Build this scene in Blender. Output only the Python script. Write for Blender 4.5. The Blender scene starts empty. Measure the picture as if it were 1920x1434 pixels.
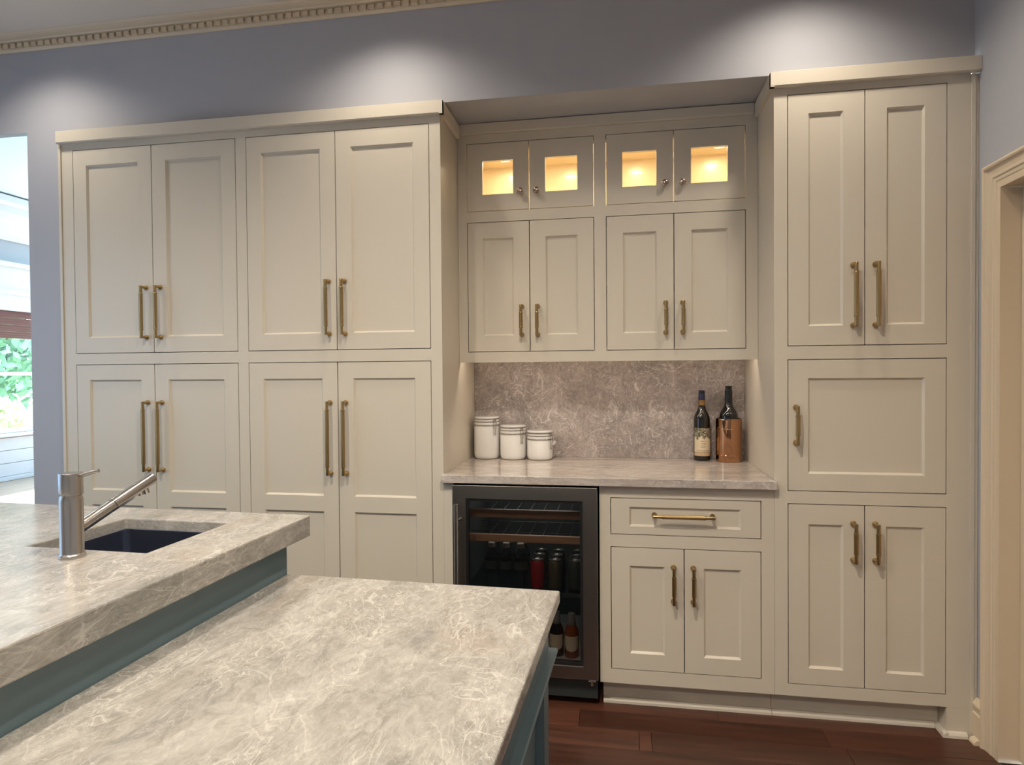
import bpy, bmesh, math, random
from mathutils import Vector, Matrix

random.seed(7)
SC = bpy.context.scene
COL = SC.collection
PI = math.pi

# ------------------------------------------------------------------ camera
F_PX, YAW, PITCH, ROLL = 1191.1, .168576, -.0159239, -.00822827
CAM = Vector((.22922, -2.53006, 1.338246))
fw = Vector((-math.sin(YAW) * math.cos(PITCH), math.cos(YAW) * math.cos(PITCH), math.sin(PITCH)))
rt = Vector((math.cos(YAW), math.sin(YAW), 0))
up = rt.cross(fw)
r2 = rt * math.cos(ROLL) + up * math.sin(ROLL)
u2 = up * math.cos(ROLL) - rt * math.sin(ROLL)
cd = bpy.data.cameras.new('camera')
cd.sensor_fit = 'HORIZONTAL'; cd.sensor_width = 36.0; cd.lens = F_PX * 36 / 1920
cd.clip_start = .02; cd.clip_end = 200
co = bpy.data.objects.new('camera', cd); COL.objects.link(co)
m = Matrix((r2, u2, -fw)).transposed().to_4x4(); m.translation = CAM
co.matrix_world = m
SC.camera = co

# ------------------------------------------------------------------ world, sun, big lights, exposure
SC.view_settings.view_transform = 'Standard'
SC.view_settings.look = 'None'
SC.view_settings.gamma = 1
SC.view_settings.use_curve_mapping = False
SC.view_settings.exposure = 0.43

W = bpy.data.worlds.new('sky'); SC.world = W
W.use_nodes = True
bg = W.node_tree.nodes['Background']
bg.inputs[0].default_value = (.62, .80, 1, 1); bg.inputs[1].default_value = 11.0


def light(name, kind, loc, energy, color, rot=(0, 0, 0), **kw):
    ld = bpy.data.lights.new(name, kind); ld.energy = energy; ld.color = color
    for k, v in kw.items(): setattr(ld, k, v)
    o = bpy.data.objects.new(name, ld); COL.objects.link(o)
    o.location = loc; o.rotation_euler = rot
    return o


light('sun', 'SUN', (-20, 0, 10), 26.0, (1, .96, .88), rot=(math.radians(0), math.radians(-57), math.radians(-14)), angle=.01)
# area lamps added for daylight at unseen windows on the left
light('daylight_fill', 'AREA', (-3.38, -1.5, 1.5), 13, (.42, .66, 1), rot=(0, math.radians(-90), 0),
      shape='RECTANGLE', size=1.3, size_y=2.0)
light('daylight_fill', 'AREA', (-7.55, 7.2, 1.5), 620, (.58, .84, 1), rot=(0, math.radians(-90), 0),
      shape='RECTANGLE', size=1.5, size_y=1.2)  # added at an unseen extra opening to brighten the far room
WARM = (1, .905, .775)
# recessed downlights along the cabinets; two unseen rows further back added as fill
for lx, lp in ((-2.32, 18), (-.70, 21), (.90, 25)):
    light('downlight', 'SPOT', (lx, -.30, 2.88), lp, WARM, spot_size=math.radians(136), spot_blend=1.0, shadow_soft_size=.045)
for lx, ly, lp in ((-2.6, -1.85, 44), (-1.0, -1.85, 92), (.07, -1.55, 104)):
    light('downlight', 'SPOT', (lx, ly, 2.88), lp, WARM, spot_size=math.radians(152), spot_blend=.85, shadow_soft_size=.05)
for lx, lp in ((-2.6, 60), (-1.0, 72), (.6, 72)):
    light('downlight', 'SPOT', (lx, -3.6, 2.88), lp, WARM, spot_size=math.radians(150), spot_blend=.9, shadow_soft_size=.05)

# ------------------------------------------------------------------ materials
MATS = {}


def newmat(name):
    mt = bpy.data.materials.new(name); mt.use_nodes = True
    nt = mt.node_tree; b = nt.nodes['Principled BSDF']
    MATS[name] = mt
    return mt, nt, b


def lin(c):
    return tuple((x / 255 / 12.92) if x / 255 <= .04045 else ((x / 255 + .055) / 1.055) ** 2.4 for x in c)


def simple(name, rgb, rough=.5, metal=0., bump=0., bscale=60., var=0., spec=.5, coat=0., aniso=None):
    mt, nt, b = newmat(name)
    c = lin(rgb)
    b.inputs['Base Color'].default_value = (*c, 1); b.inputs['Roughness'].default_value = rough
    b.inputs['Metallic'].default_value = metal
    b.inputs['Specular IOR Level'].default_value = spec
    b.inputs['Coat Weight'].default_value = coat
    if bump or var:
        tc = nt.nodes.new('ShaderNodeTexCoord'); n = nt.nodes.new('ShaderNodeTexNoise')
        n.inputs['Scale'].default_value = bscale; n.inputs['Detail'].default_value = 4
        src = tc.outputs['Object']
        if aniso:
            mp = nt.nodes.new('ShaderNodeMapping'); mp.inputs['Scale'].default_value = aniso
            nt.links.new(src, mp.inputs[0]); src = mp.outputs[0]
        nt.links.new(src, n.inputs['Vector'])
        if bump:
            bp = nt.nodes.new('ShaderNodeBump'); bp.inputs['Strength'].default_value = bump; bp.inputs['Distance'].default_value = .002
            nt.links.new(n.outputs[0], bp.inputs['Height']); nt.links.new(bp.outputs[0], b.inputs['Normal'])
        if var:
            mx = nt.nodes.new('ShaderNodeMix'); mx.data_type = 'RGBA'
            mx.inputs[6].default_value = (*[x * (1 - var) for x in c], 1); mx.inputs[7].default_value = (*[min(1, x * (1 + var)) for x in c], 1)
            nt.links.new(n.outputs[0], mx.inputs[0]); nt.links.new(mx.outputs[2], b.inputs['Base Color'])
    return mt


def nd(nt, typ, **kw):
    n = nt.nodes.new(typ)
    for k, v in kw.items(): setattr(n, k, v)
    return n


def ramp(nt, stops, fac):
    r = nt.nodes.new('ShaderNodeValToRGB')
    e = r.color_ramp.elements
    while len(e) < len(stops): e.new(.5)
    for el, (p, c) in zip(e, stops):
        el.position = p; el.color = (*c, 1) if len(c) == 3 else c
    nt.links.new(fac, r.inputs[0])
    return r.outputs[0]


def mixc(nt, fac, a, b, mode='MIX'):
    n = nt.nodes.new('ShaderNodeMix'); n.data_type = 'RGBA'; n.blend_type = mode
    for sock, v in ((n.inputs[0], fac), (n.inputs[6], a), (n.inputs[7], b)):
        if hasattr(v, 'links'): nt.links.new(v, sock)
        else: sock.default_value = v if not isinstance(v, tuple) else (*v, 1)
    return n.outputs[2]


def stone(name, base, dark, light_, tan, vein, rough, stretch=(1, 1, 1), rot=(0, 0, 0), scale=1., tan_amt=.6, vein_amt=.6):
    mt, nt, b = newmat(name)
    L = nt.links.new
    tc = nd(nt, 'ShaderNodeTexCoord'); mp = nd(nt, 'ShaderNodeMapping')
    geo = nd(nt, 'ShaderNodeNewGeometry')
    mp.inputs['Rotation'].default_value = rot
    mp.inputs['Scale'].default_value = tuple(s * scale for s in stretch)
    L(geo.outputs['Position'], mp.inputs[0])
    # domain warp
    w = nd(nt, 'ShaderNodeTexNoise'); w.inputs['Scale'].default_value = 3.0; w.inputs['Detail'].default_value = 5
    L(mp.outputs[0], w.inputs['Vector'])
    add = nd(nt, 'ShaderNodeMix', data_type='VECTOR'); add.inputs[0].default_value = .13
    L(mp.outputs[0], add.inputs[4]); L(w.outputs['Color'], add.inputs[5])
    v = add.outputs[1]

    def noise(s, d, r=.6, dist=0.):
        n = nd(nt, 'ShaderNodeTexNoise'); n.inputs['Scale'].default_value = s; n.inputs['Detail'].default_value = d
        n.inputs['Roughness'].default_value = r; n.inputs['Distortion'].default_value = dist
        L(v, n.inputs['Vector']); return n.outputs[0]
    cloud = ramp(nt, [(.32, dark), (.50, base), (.68, light_)], noise(5.5, 8, .62, .6))
    fine = ramp(nt, [(.3, (.66, .655, .64)), (.7, (1.18, 1.18, 1.18))], noise(34, 9, .7, .8))
    c = mixc(nt, 1.0, cloud, fine, 'MULTIPLY')
    tmask = ramp(nt, [(.56, (0, 0, 0)), (.70, (tan_amt,) * 3)], noise(2.4, 5, .6, 1.2))
    c = mixc(nt, tmask, c, tan)

    def veins(s, width, dist, d=3):
        n = noise(s, d, .55, dist)
        m1 = nd(nt, 'ShaderNodeMath', operation='SUBTRACT'); L(n, m1.inputs[0]); m1.inputs[1].default_value = .5
        m2 = nd(nt, 'ShaderNodeMath', operation='ABSOLUTE'); L(m1.outputs[0], m2.inputs[0])
        return ramp(nt, [(0, (1, 1, 1)), (width, (0, 0, 0))], m2.outputs[0])
    patch = ramp(nt, [(.36, (.12, .12, .12)), (.56, (1, 1, 1))], noise(4.0, 4))
    for s, wd, ds, am in ((6.5, .011, 1.6, 1.), (14, .014, 2.2, .85), (29, .018, 2.0, .6), (55, .03, 1.5, .35)):
        vm = veins(s, wd, ds)
        vm = mixc(nt, 1.0, vm, patch, 'MULTIPLY')
        vm = mixc(nt, 1.0, vm, (am * vein_amt,) * 3, 'MULTIPLY')
        c = mixc(nt, vm, c, vein)
    vo = nd(nt, 'ShaderNodeTexVoronoi', feature='DISTANCE_TO_EDGE'); vo.inputs['Scale'].default_value = 7.5
    L(v, vo.inputs['Vector'])
    cr = ramp(nt, [(0, (1, 1, 1)), (.016, (0, 0, 0))], vo.outputs['Distance'])
    cr = mixc(nt, 1.0, cr, ramp(nt, [(.45, (0, 0, 0)), (.60, (vein_amt,) * 3)], noise(3.1, 3)), 'MULTIPLY')
    cr = mixc(nt, 1.0, cr, (.6, .6, .6), 'MULTIPLY')
    c = mixc(nt, cr, c, vein)
    L(c, b.inputs['Base Color'])
    b.inputs['Roughness'].default_value = rough
    return mt


def glass(name, tint, refl=1.0, rough=.0):
    mt = bpy.data.materials.new(name); mt.use_nodes = True; MATS[name] = mt
    nt = mt.node_tree; nt.nodes.clear(); L = nt.links.new
    o = nd(nt, 'ShaderNodeOutputMaterial'); mx = nd(nt, 'ShaderNodeMixShader')
    t = nd(nt, 'ShaderNodeBsdfTransparent'); g = nd(nt, 'ShaderNodeBsdfGlossy'); fr = nd(nt, 'ShaderNodeFresnel')
    # thin pane: same reflectance on the front and the back of the sheet
    ge = nd(nt, 'ShaderNodeNewGeometry'); ma = nd(nt, 'ShaderNodeMath', operation='MULTIPLY_ADD')
    ma.inputs[1].default_value = 1 / 1.5 - 1.5; ma.inputs[2].default_value = 1.5
    L(ge.outputs['Backfacing'], ma.inputs[0]); L(ma.outputs[0], fr.inputs[0])
    t.inputs[0].default_value = (*tint, 1); g.inputs[0].default_value = (refl,) * 3 + (1,); g.inputs['Roughness'].default_value = rough
    L(fr.outputs[0], mx.inputs[0]); L(t.outputs[0], mx.inputs[1]); L(g.outputs[0], mx.inputs[2]); L(mx.outputs[0], o.inputs[0])
    return mt


def emit(name, col, s):
    mt = bpy.data.materials.new(name); mt.use_nodes = True; MATS[name] = mt
    nt = mt.node_tree; b = nt.nodes['Principled BSDF']
    b.inputs['Base Color'].default_value = (*col, 1)
    b.inputs['Emission Color'].default_value = (*col, 1); b.inputs['Emission Strength'].default_value = s
    return mt


def wood(name, c1, c2, rough, axis=(1.2, 14, 14), rnd=.0):
    mt, nt, b = newmat(name); L = nt.links.new
    geo = nd(nt, 'ShaderNodeNewGeometry'); mp = nd(nt, 'ShaderNodeMapping'); mp.inputs['Scale'].default_value = axis
    oi = nd(nt, 'ShaderNodeObjectInfo')
    sc = nd(nt, 'ShaderNodeVectorMath', operation='ADD')
    cb = nd(nt, 'ShaderNodeCombineXYZ'); ml = nd(nt, 'ShaderNodeMath', operation='MULTIPLY'); ml.inputs[1].default_value = 37.
    L(oi.outputs['Random'], ml.inputs[0]); L(ml.outputs[0], cb.inputs[0]); L(ml.outputs[0], cb.inputs[1])
    L(geo.outputs['Position'], sc.inputs[0]); L(cb.outputs[0], sc.inputs[1]); L(sc.outputs[0], mp.inputs[0])
    n = nd(nt, 'ShaderNodeTexNoise'); n.inputs['Scale'].default_value = 2.2; n.inputs['Detail'].default_value = 8
    n.inputs['Roughness'].default_value = .62; n.inputs['Distortion'].default_value = .7
    L(mp.outputs[0], n.inputs['Vector'])
    c = ramp(nt, [(.3, c1), (.7, c2)], n.outputs[0])
    if rnd:
        r = ramp(nt, [(0, (1 - rnd,) * 3), (1, (1 + rnd,) * 3)], oi.outputs['Random'])
        c = mixc(nt, 1.0, c, r, 'MULTIPLY')
    L(c, b.inputs['Base Color']); b.inputs['Roughness'].default_value = rough
    bp = nd(nt, 'ShaderNodeBump'); bp.inputs['Strength'].default_value = .12; bp.inputs['Distance'].default_value = .002
    L(n.outputs[0], bp.inputs['Height']); L(bp.outputs[0], b.inputs['Normal'])
    return mt


PAINT = simple('cabinet_paint', (211, 201, 183), .38, bump=.04, bscale=220)
TRIM = simple('trim_paint', (214, 196, 168), .4, bump=.03, bscale=150)
WALL = simple('wall_paint', (175, 175, 180), .62, bump=.05, bscale=260)
CEIL = simple('ceiling_paint', (226, 217, 206), .8, bump=.04, bscale=180)
FARCEIL = simple('far_ceiling_daylight_tint', (216, 233, 242), .8, bump=.03, bscale=150)  # white ceiling with the cool daylight tinted into its colour
WHITE = simple('white_paint', (232, 230, 228), .5, bump=.03, bscale=120)
TEAL = simple('island_paint', (101, 120, 127), .4, bump=.04, bscale=200)
BRASS = simple('aged_brass', (176, 149, 104), .30, 1, bump=.03, bscale=400)
NICKEL = simple('brushed_nickel', (186, 181, 176), .26, 1, bump=.06, bscale=90, aniso=(1, 1, .02))
STEEL = simple('dark_stainless', (150, 145, 138), .3, 1, bump=.03, bscale=120, aniso=(.05, 1, 1))
CHROME = simple('chrome', (200, 196, 190), .12, 1)
SINK = simple('sink_steel', (150, 156, 172), .30, 1, bump=.03, bscale=90)
BLACK = simple('black_plastic', (22, 22, 23), .45)
DARKIN = simple('fridge_liner', (48, 53, 53), .5)
GRILLE = simple('grille_metal', (40, 40, 42), .5, .3)
CERAMIC = simple('white_ceramic', (238, 235, 230), .14, coat=.3)
COPPER = simple('copper', (188, 142, 108), .07, 1, bump=.02, bscale=200)
BOTTLEGL = simple('dark_bottle_glass', (24, 21, 14), .06, coat=.5)
BOTTLEBK = simple('black_bottle_glass', (13, 14, 15), .07, coat=.5)
CAPSULE = simple('blue_capsule', (30, 36, 74), .35)
CAPBLACK = simple('black_capsule', (24, 25, 28), .4)
NECK = simple('tan_neck_band', (138, 102, 52), .4, var=.2, bscale=200)
REDCAN = simple('red_can', (150, 30, 34), .25, .4)
GOLDCAN = simple('dark_can_gold', (92, 80, 58), .3, .6, var=.4, bscale=130)
GREYCAN = simple('dark_grey_can', (70, 70, 66), .3, .6, var=.3, bscale=130)
CANTOP = simple('can_top', (170, 168, 164), .25, 1)
AMBER = simple('amber_liquid', (112, 54, 28), .08, coat=.4)
PALECAP = simple('pale_bottle_cap', (150, 142, 134), .4)
DULLCAP = simple('dull_foil_cap', (108, 100, 94), .4)
BEERLABEL = simple('cream_beer_label', (186, 168, 140), .5, var=.35, bscale=140)
WOODSH = wood('shelf_wood', (.26, .13, .07), (.38, .20, .11), .5, axis=(1.5, 12, 30))
FLOORW = wood('floor_wood', (.046, .017, .010), (.112, .040, .022), .30, axis=(1.1, 13, 13), rnd=.28)
FLOORB = wood('floor_base_wood', (.055, .018, .010), (.11, .037, .018), .3, axis=(1.1, 13, 13))
OAK = wood('far_floor_wood', (.30, .20, .13), (.42, .30, .20), .25, axis=(13, 1.1, 13))
GRASS = simple('lawn', (110, 140, 70), .9, var=.3, bscale=8)
LEAF1 = simple('leaf_dark', (112, 150, 118), .6, var=.4, bscale=3)
LEAF2 = simple('leaf_light', (196, 208, 160), .6, var=.3, bscale=3)
BARK = simple('bark', (92, 74, 58), .9, bump=.4, bscale=20)
INSIDE = simple('cabinet_interior', (226, 210, 178), .3, coat=.25)
CLEAR = glass('clear_pane', (.97, .97, .96))
FRGLASS = glass('tinted_fridge_glass', (.72, .72, .72), 1.0)
PETGL = glass('clear_bottle_plastic', (.66, .72, .74), 1.0, .06)
PUCK = emit('puck_diffuser', (1, .86, .62), 9)
BLIND = simple('woven_blind', (128, 84, 78), .8, bump=.8, bscale=40, var=.45, aniso=(1, 3, 60))
ISL = stone('island_quartzite', (.365, .34, .305), (.268, .256, .236), (.46, .435, .40), (.34, .255, .185), (.64, .605, .55), .17,
            stretch=(1.25, .62, 1.6), rot=(0, 0, .5), vein_amt=.62)
NICHEST = stone('niche_quartzite', (.50, .43, .375), (.37, .32, .285), (.64, .57, .51), (.46, .34, .26), (.80, .75, .69), .09,
                stretch=(.7, 1.6, 1.6), rot=(0, 0, .2), vein_amt=.5)
SPLASH = stone('backsplash_quartzite', (.41, .345, .315), (.31, .265, .245), (.52, .455, .42), (.37, .275, .225), (.76, .70, .65), .2,
               stretch=(1, 1, .85), rot=(0, .6, 0), scale=1.1, tan_amt=.4, vein_amt=.75)
BOARD = simple('bench_white', (226, 226, 232), .5)


def label_mat():
    mt, nt, b = newmat('wine_label'); L = nt.links.new
    tc = nd(nt, 'ShaderNodeTexCoord'); sp = nd(nt, 'ShaderNodeSeparateXYZ'); L(tc.outputs['Object'], sp.inputs[0])
    cream = (.74, .62, .42)
    n = nd(nt, 'ShaderNodeTexNoise'); n.inputs['Scale'].default_value = 130; n.inputs['Detail'].default_value = 5; n.inputs['Distortion'].default_value = 1.5
    L(tc.outputs['Object'], n.inputs['Vector'])
    floral = ramp(nt, [(.40, (.03, .028, .02)), (.5, (.20, .17, .11)), (.6, (.55, .48, .33))], n.outputs[0])
    # ragged edge between the floral band and the plain label
    n2 = nd(nt, 'ShaderNodeTexNoise'); n2.inputs['Scale'].default_value = 60
    L(tc.outputs['Object'], n2.inputs['Vector'])
    a = nd(nt, 'ShaderNodeMath', operation='MULTIPLY_ADD'); L(n2.outputs[0], a.inputs[0]); a.inputs[1].default_value = .045; L(sp.outputs[2], a.inputs[2])
    g = nd(nt, 'ShaderNodeMath', operation='GREATER_THAN'); L(a.outputs[0], g.inputs[0]); g.inputs[1].default_value = .052
    # lettering rows: scribbled marks, unreadable in the photograph too
    w = nd(nt, 'ShaderNodeTexNoise'); w.inputs['Scale'].default_value = 420; w.inputs['Detail'].default_value = 2
    L(tc.outputs['Object'], w.inputs['Vector'])
    rows = None
    for zc, hh, xw in ((.014, .0026, .012), (.003, .0035, .013), (-.008, .002, .011), (-.015, .0014, .012), (-.030, .0026, .027)):
        d = nd(nt, 'ShaderNodeMath', operation='SUBTRACT'); L(sp.outputs[2], d.inputs[0]); d.inputs[1].default_value = zc
        d2 = nd(nt, 'ShaderNodeMath', operation='ABSOLUTE'); L(d.outputs[0], d2.inputs[0])
        d3 = nd(nt, 'ShaderNodeMath', operation='LESS_THAN'); L(d2.outputs[0], d3.inputs[0]); d3.inputs[1].default_value = hh
        x2 = nd(nt, 'ShaderNodeMath', operation='ABSOLUTE'); L(sp.outputs[0], x2.inputs[0])
        x3 = nd(nt, 'ShaderNodeMath', operation='LESS_THAN'); L(x2.outputs[0], x3.inputs[0]); x3.inputs[1].default_value = xw
        pr = nd(nt, 'ShaderNodeMath', operation='MULTIPLY'); L(d3.outputs[0], pr.inputs[0]); L(x3.outputs[0], pr.inputs[1])
        if rows is None: rows = pr.outputs[0]
        else:
            mxx = nd(nt, 'ShaderNodeMath', operation='MAXIMUM'); L(rows, mxx.inputs[0]); L(pr.outputs[0], mxx.inputs[1]); rows = mxx.outputs[0]
    scr = nd(nt, 'ShaderNodeMath', operation='GREATER_THAN'); L(w.outputs[0], scr.inputs[0]); scr.inputs[1].default_value = .5
    tx = nd(nt, 'ShaderNodeMath', operation='MULTIPLY'); L(rows, tx.inputs[0]); L(scr.outputs[0], tx.inputs[1])
    c = mixc(nt, tx.outputs[0], cream, (.25, .19, .11))
    lo = nd(nt, 'ShaderNodeMath', operation='LESS_THAN'); L(sp.outputs[2], lo.inputs[0]); lo.inputs[1].default_value = -.0375
    c = mixc(nt, lo.outputs[0], c, (.62, .42, .24))
    ln = nd(nt, 'ShaderNodeMath', operation='COMPARE'); L(sp.outputs[2], ln.inputs[0]); ln.inputs[1].default_value = -.0375; ln.inputs[2].default_value = .0008
    c = mixc(nt, ln.outputs[0], c, (.12, .09, .05))
    c = mixc(nt, g.outputs[0], c, floral)
    L(c, b.inputs['Base Color']); b.inputs['Roughness'].default_value = .5
    return mt


WLABEL = label_mat()

# ------------------------------------------------------------------ geometry helpers
WLOC = {}


def wl(p): return WLOC.get(p.name, Vector((0, 0, 0))) if p else Vector((0, 0, 0))


def obj(name, bm, mat, parent=None, smooth=None, origin=None, kind=None, label=None, bevel=None):
    """link a bmesh modelled in world coordinates as one object; its origin goes to the middle of its base"""
    me = bpy.data.meshes.new(name)
    bmesh.ops.recalc_face_normals(bm, faces=bm.faces[:])
    xs = [v.co for v in bm.verts]
    if origin is None:
        lo = Vector((min(c.x for c in xs), min(c.y for c in xs), min(c.z for c in xs)))
        hi = Vector((max(c.x for c in xs), max(c.y for c in xs), max(c.z for c in xs)))
        origin = Vector(((lo.x + hi.x) / 2, (lo.y + hi.y) / 2, lo.z))
    origin = Vector(origin)
    for v in bm.verts: v.co -= origin
    bm.to_mesh(me); bm.free()
    for mm in (mat if isinstance(mat, (list, tuple)) else [mat]): me.materials.append(mm)
    if smooth is not None:
        me.shade_smooth(); me.set_sharp_from_angle(angle=math.radians(smooth))
    return link(name, me, origin, parent, kind, label, bevel)


def link(name, me, origin, parent=None, kind=None, label=None, bevel=None):
    o = bpy.data.objects.new(name, me); COL.objects.link(o)
    o.location = Vector(origin) - wl(parent)
    o.parent = parent
    WLOC[o.name] = Vector(origin)
    if kind: o['kind'] = kind
    if label: o['label'] = label
    if bevel:
        b = o.modifiers.new('bevel', 'BEVEL'); b.width = bevel; b.segments = 2; b.limit_method = 'ANGLE'; b.angle_limit = math.radians(50)
    return o


def thing(name, loc, label, cat, group=None, kind=None):
    o = bpy.data.objects.new(name, None); COL.objects.link(o); o.location = loc
    o.empty_display_size = .05
    WLOC[o.name] = Vector(loc)
    return tag(o, label, cat, group, kind)


def tag(o, label, cat, group=None, kind=None):
    o['label'] = label; o['category'] = cat
    if group: o['group'] = group
    if kind: o['kind'] = kind
    return o


def B(): return bmesh.new()


def box(bm, x0, x1, y0, y1, z0, z1, mi=0):
    vs = [bm.verts.new(p) for p in ((x0, y0, z0), (x1, y0, z0), (x1, y1, z0), (x0, y1, z0), (x0, y0, z1), (x1, y0, z1), (x1, y1, z1), (x0, y1, z1))]
    for f in ((0, 3, 2, 1), (4, 5, 6, 7), (0, 1, 5, 4), (1, 2, 6, 5), (2, 3, 7, 6), (3, 0, 4, 7)):
        bm.faces.new([vs[i] for i in f]).material_index = mi
    return vs


def boxo(name, d, mat, parent=None, bevel=None, **kw):
    bm = B(); box(bm, *d); return obj(name, bm, mat, parent, bevel=bevel, **kw)


def plate(bm, u0, u1, v0, v1, holes, w0, w1, mp):
    """slab with rectangular holes; mp(u, v, w) -> xyz; w0 is the front face"""
    us = sorted({u0, u1} | {h[i] for h in holes for i in (0, 1)}); vs = sorted({v0, v1} | {h[i] for h in holes for i in (2, 3)})
    V = {}

    def vt(i, j, w):
        k = (i, j, w)
        if k not in V: V[k] = bm.verts.new(mp(us[i], vs[j], w))
        return V[k]

    def solid(i, j):
        if not (0 <= i < len(us) - 1 and 0 <= j < len(vs) - 1): return False
        cu, cv = (us[i] + us[i + 1]) / 2, (vs[j] + vs[j + 1]) / 2
        return not any(h[0] < cu < h[1] and h[2] < cv < h[3] for h in holes)
    for i in range(len(us) - 1):
        for j in range(len(vs) - 1):
            if not solid(i, j): continue
            for w in (w0, w1): bm.faces.new([vt(i, j, w), vt(i + 1, j, w), vt(i + 1, j + 1, w), vt(i, j + 1, w)])
            for di, dj, a, b_ in ((-1, 0, (i, j), (i, j + 1)), (1, 0, (i + 1, j), (i + 1, j + 1)), (0, -1, (i, j), (i + 1, j)), (0, 1, (i, j + 1), (i + 1, j + 1))):
                if not solid(i + di, j + dj): bm.faces.new([vt(*a, w0), vt(*b_, w0), vt(*b_, w1), vt(*a, w1)])


XZ = lambda u, v, w: (u, w, v)
XY = lambda u, v, w: (u, v, w)
YZ = lambda u, v, w: (w, u, v)


def lathe(bm, prof, cx, cy, z0=0, n=32, axis='z', flute=None, mi=0, cap=True):
    """prof: list of (r, h).  axis 'z' up, 'y' towards -y (out of a door), 'x' along x"""
    rings = []
    for r, h in prof:
        ring = []
        for k in range(n):
            a = 2 * PI * k / n
            rr = r * (flute[1] if flute and k % 2 and flute[0](h) else 1)
            p = (rr * math.cos(a), rr * math.sin(a))
            if axis == 'z': q = (cx + p[0], cy + p[1], z0 + h)
            elif axis == 'y': q = (cx + p[0], -h, z0 + p[1])
            else: q = (h, cy + p[0], z0 + p[1])
            ring.append(bm.verts.new(q))
        rings.append(ring)
    for a, b_ in zip(rings, rings[1:]):
        for k in range(n): bm.faces.new([a[k], a[(k + 1) % n], b_[(k + 1) % n], b_[k]]).material_index = mi
    if cap:
        for rg in (rings[0], rings[-1]): bm.faces.new(rg).material_index = mi
    return rings


def tube(bm, p0, p1, r0, r1=None, n=16, cap=True, mi=0):
    r1 = r0 if r1 is None else r1
    p0, p1 = Vector(p0), Vector(p1); d = (p1 - p0).normalized()
    a = d.orthogonal().normalized(); b_ = d.cross(a)
    R = []
    for p, r in ((p0, r0), (p1, r1)):
        R.append([bm.verts.new(p + (a * math.cos(2 * PI * k / n) + b_ * math.sin(2 * PI * k / n)) * r) for k in range(n)])
    for k in range(n): bm.faces.new([R[0][k], R[0][(k + 1) % n], R[1][(k + 1) % n], R[1][k]]).material_index = mi
    if cap:
        for rg in R: bm.faces.new(rg).material_index = mi


def poly_tube(bm, pts, r, n=8):
    pts = [Vector(p) for p in pts]; rings = []
    for i, p in enumerate(pts):
        d = (pts[min(i + 1, len(pts) - 1)] - pts[max(i - 1, 0)]).normalized()
        a = Vector((.13, .31, .94)).cross(d).normalized(); b_ = d.cross(a)
        rings.append([bm.verts.new(p + (a * math.cos(2 * PI * k / n) + b_ * math.sin(2 * PI * k / n)) * r) for k in range(n)])
    for A_, C_ in zip(rings, rings[1:]):
        for k in range(n): bm.faces.new([A_[k], A_[(k + 1) % n], C_[(k + 1) % n], C_[k]])
    bm.faces.new(rings[0]); bm.faces.new(rings[-1])


def extrude_profile(bm, prof, x0, x1, mp):
    """prof polygon (a, b) swept from x0 to x1, mp(x, a, b) -> xyz"""
    A_ = [bm.verts.new(mp(x0, *p)) for p in prof]; C_ = [bm.verts.new(mp(x1, *p)) for p in prof]
    n = len(prof)
    for k in range(n): bm.faces.new([A_[k], A_[(k + 1) % n], C_[(k + 1) % n], C_[k]])
    bm.faces.new(A_); bm.faces.new(C_)


# ------------------------------------------------------------------ the setting
WY = .03            # front of the wall that carries the cabinets
SOF = 2.456         # underside of the wall above the cabinets
CZ = 2.902          # kitchen ceiling
XR = 1.497          # right-hand wall
OPX = -2.490        # edge of the opening to the next room
NB = .575           # face of the backsplash


def struct(name, bm, mat, label, cat, **kw):
    return tag(obj(name, bm, mat, **kw), label, cat, kind='structure')


bm = B(); box(bm, -7.7, 1.75, -5.3, 8.2, -.06, -.008)
FLO = struct('floor', bm, FLOORB, 'dark red-brown hardwood plank floor in front of the cabinets', 'floor')
# planks around the cabinets, one object each
rows = []
y = .10; pw = .122; ri = 0
PLM = {}
while y > -2.35:
    x = -1.0 - (.37 * ri * 1.7) % .9
    while x < XR - .005:
        L_ = .62 + .75 * random.random()
        if ri == 2 and x < .335 < x + L_: L_ = .335 - x
        x1 = min(x + L_, XR - .004)
        if x1 - x > .02 and x1 > -.85: rows.append((x, x1, y - pw, y))
        x = x1 if x1 < XR - .005 else 9
    y -= pw; ri += 1
for (xa, xb, ya, yb) in rows:
    bm = B(); box(bm, xa + .0007, xb - .0007, ya + .0007, yb - .0007, -.0075, 0)
    obj('plank', bm, FLOORW, FLO, bevel=.0012)
bm = B(); box(bm, -7.69, -3.4, .2, 8.1, -.0075, -.001)
obj('floor_covering', bm, OAK, FLO, label='sunlit lighter wooden floor beyond the opening')

bm = B()
box(bm, OPX, XR + .2, WY, .78, SOF, CZ + .05)                 # wall above the cabinets
box(bm, OPX, -2.292, WY, .18, 0, SOF)                       # strip beside the cabinets
box(bm, -7.6, OPX, WY, .065, 2.474, CZ + .75)                # header of the opening
box(bm, OPX, XR + .2, .66, .78, 0, SOF)                     # behind the cabinets
struct('wall_back', bm, WALL, 'blue-grey painted wall above and beside the built-in cabinets', 'wall')

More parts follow.
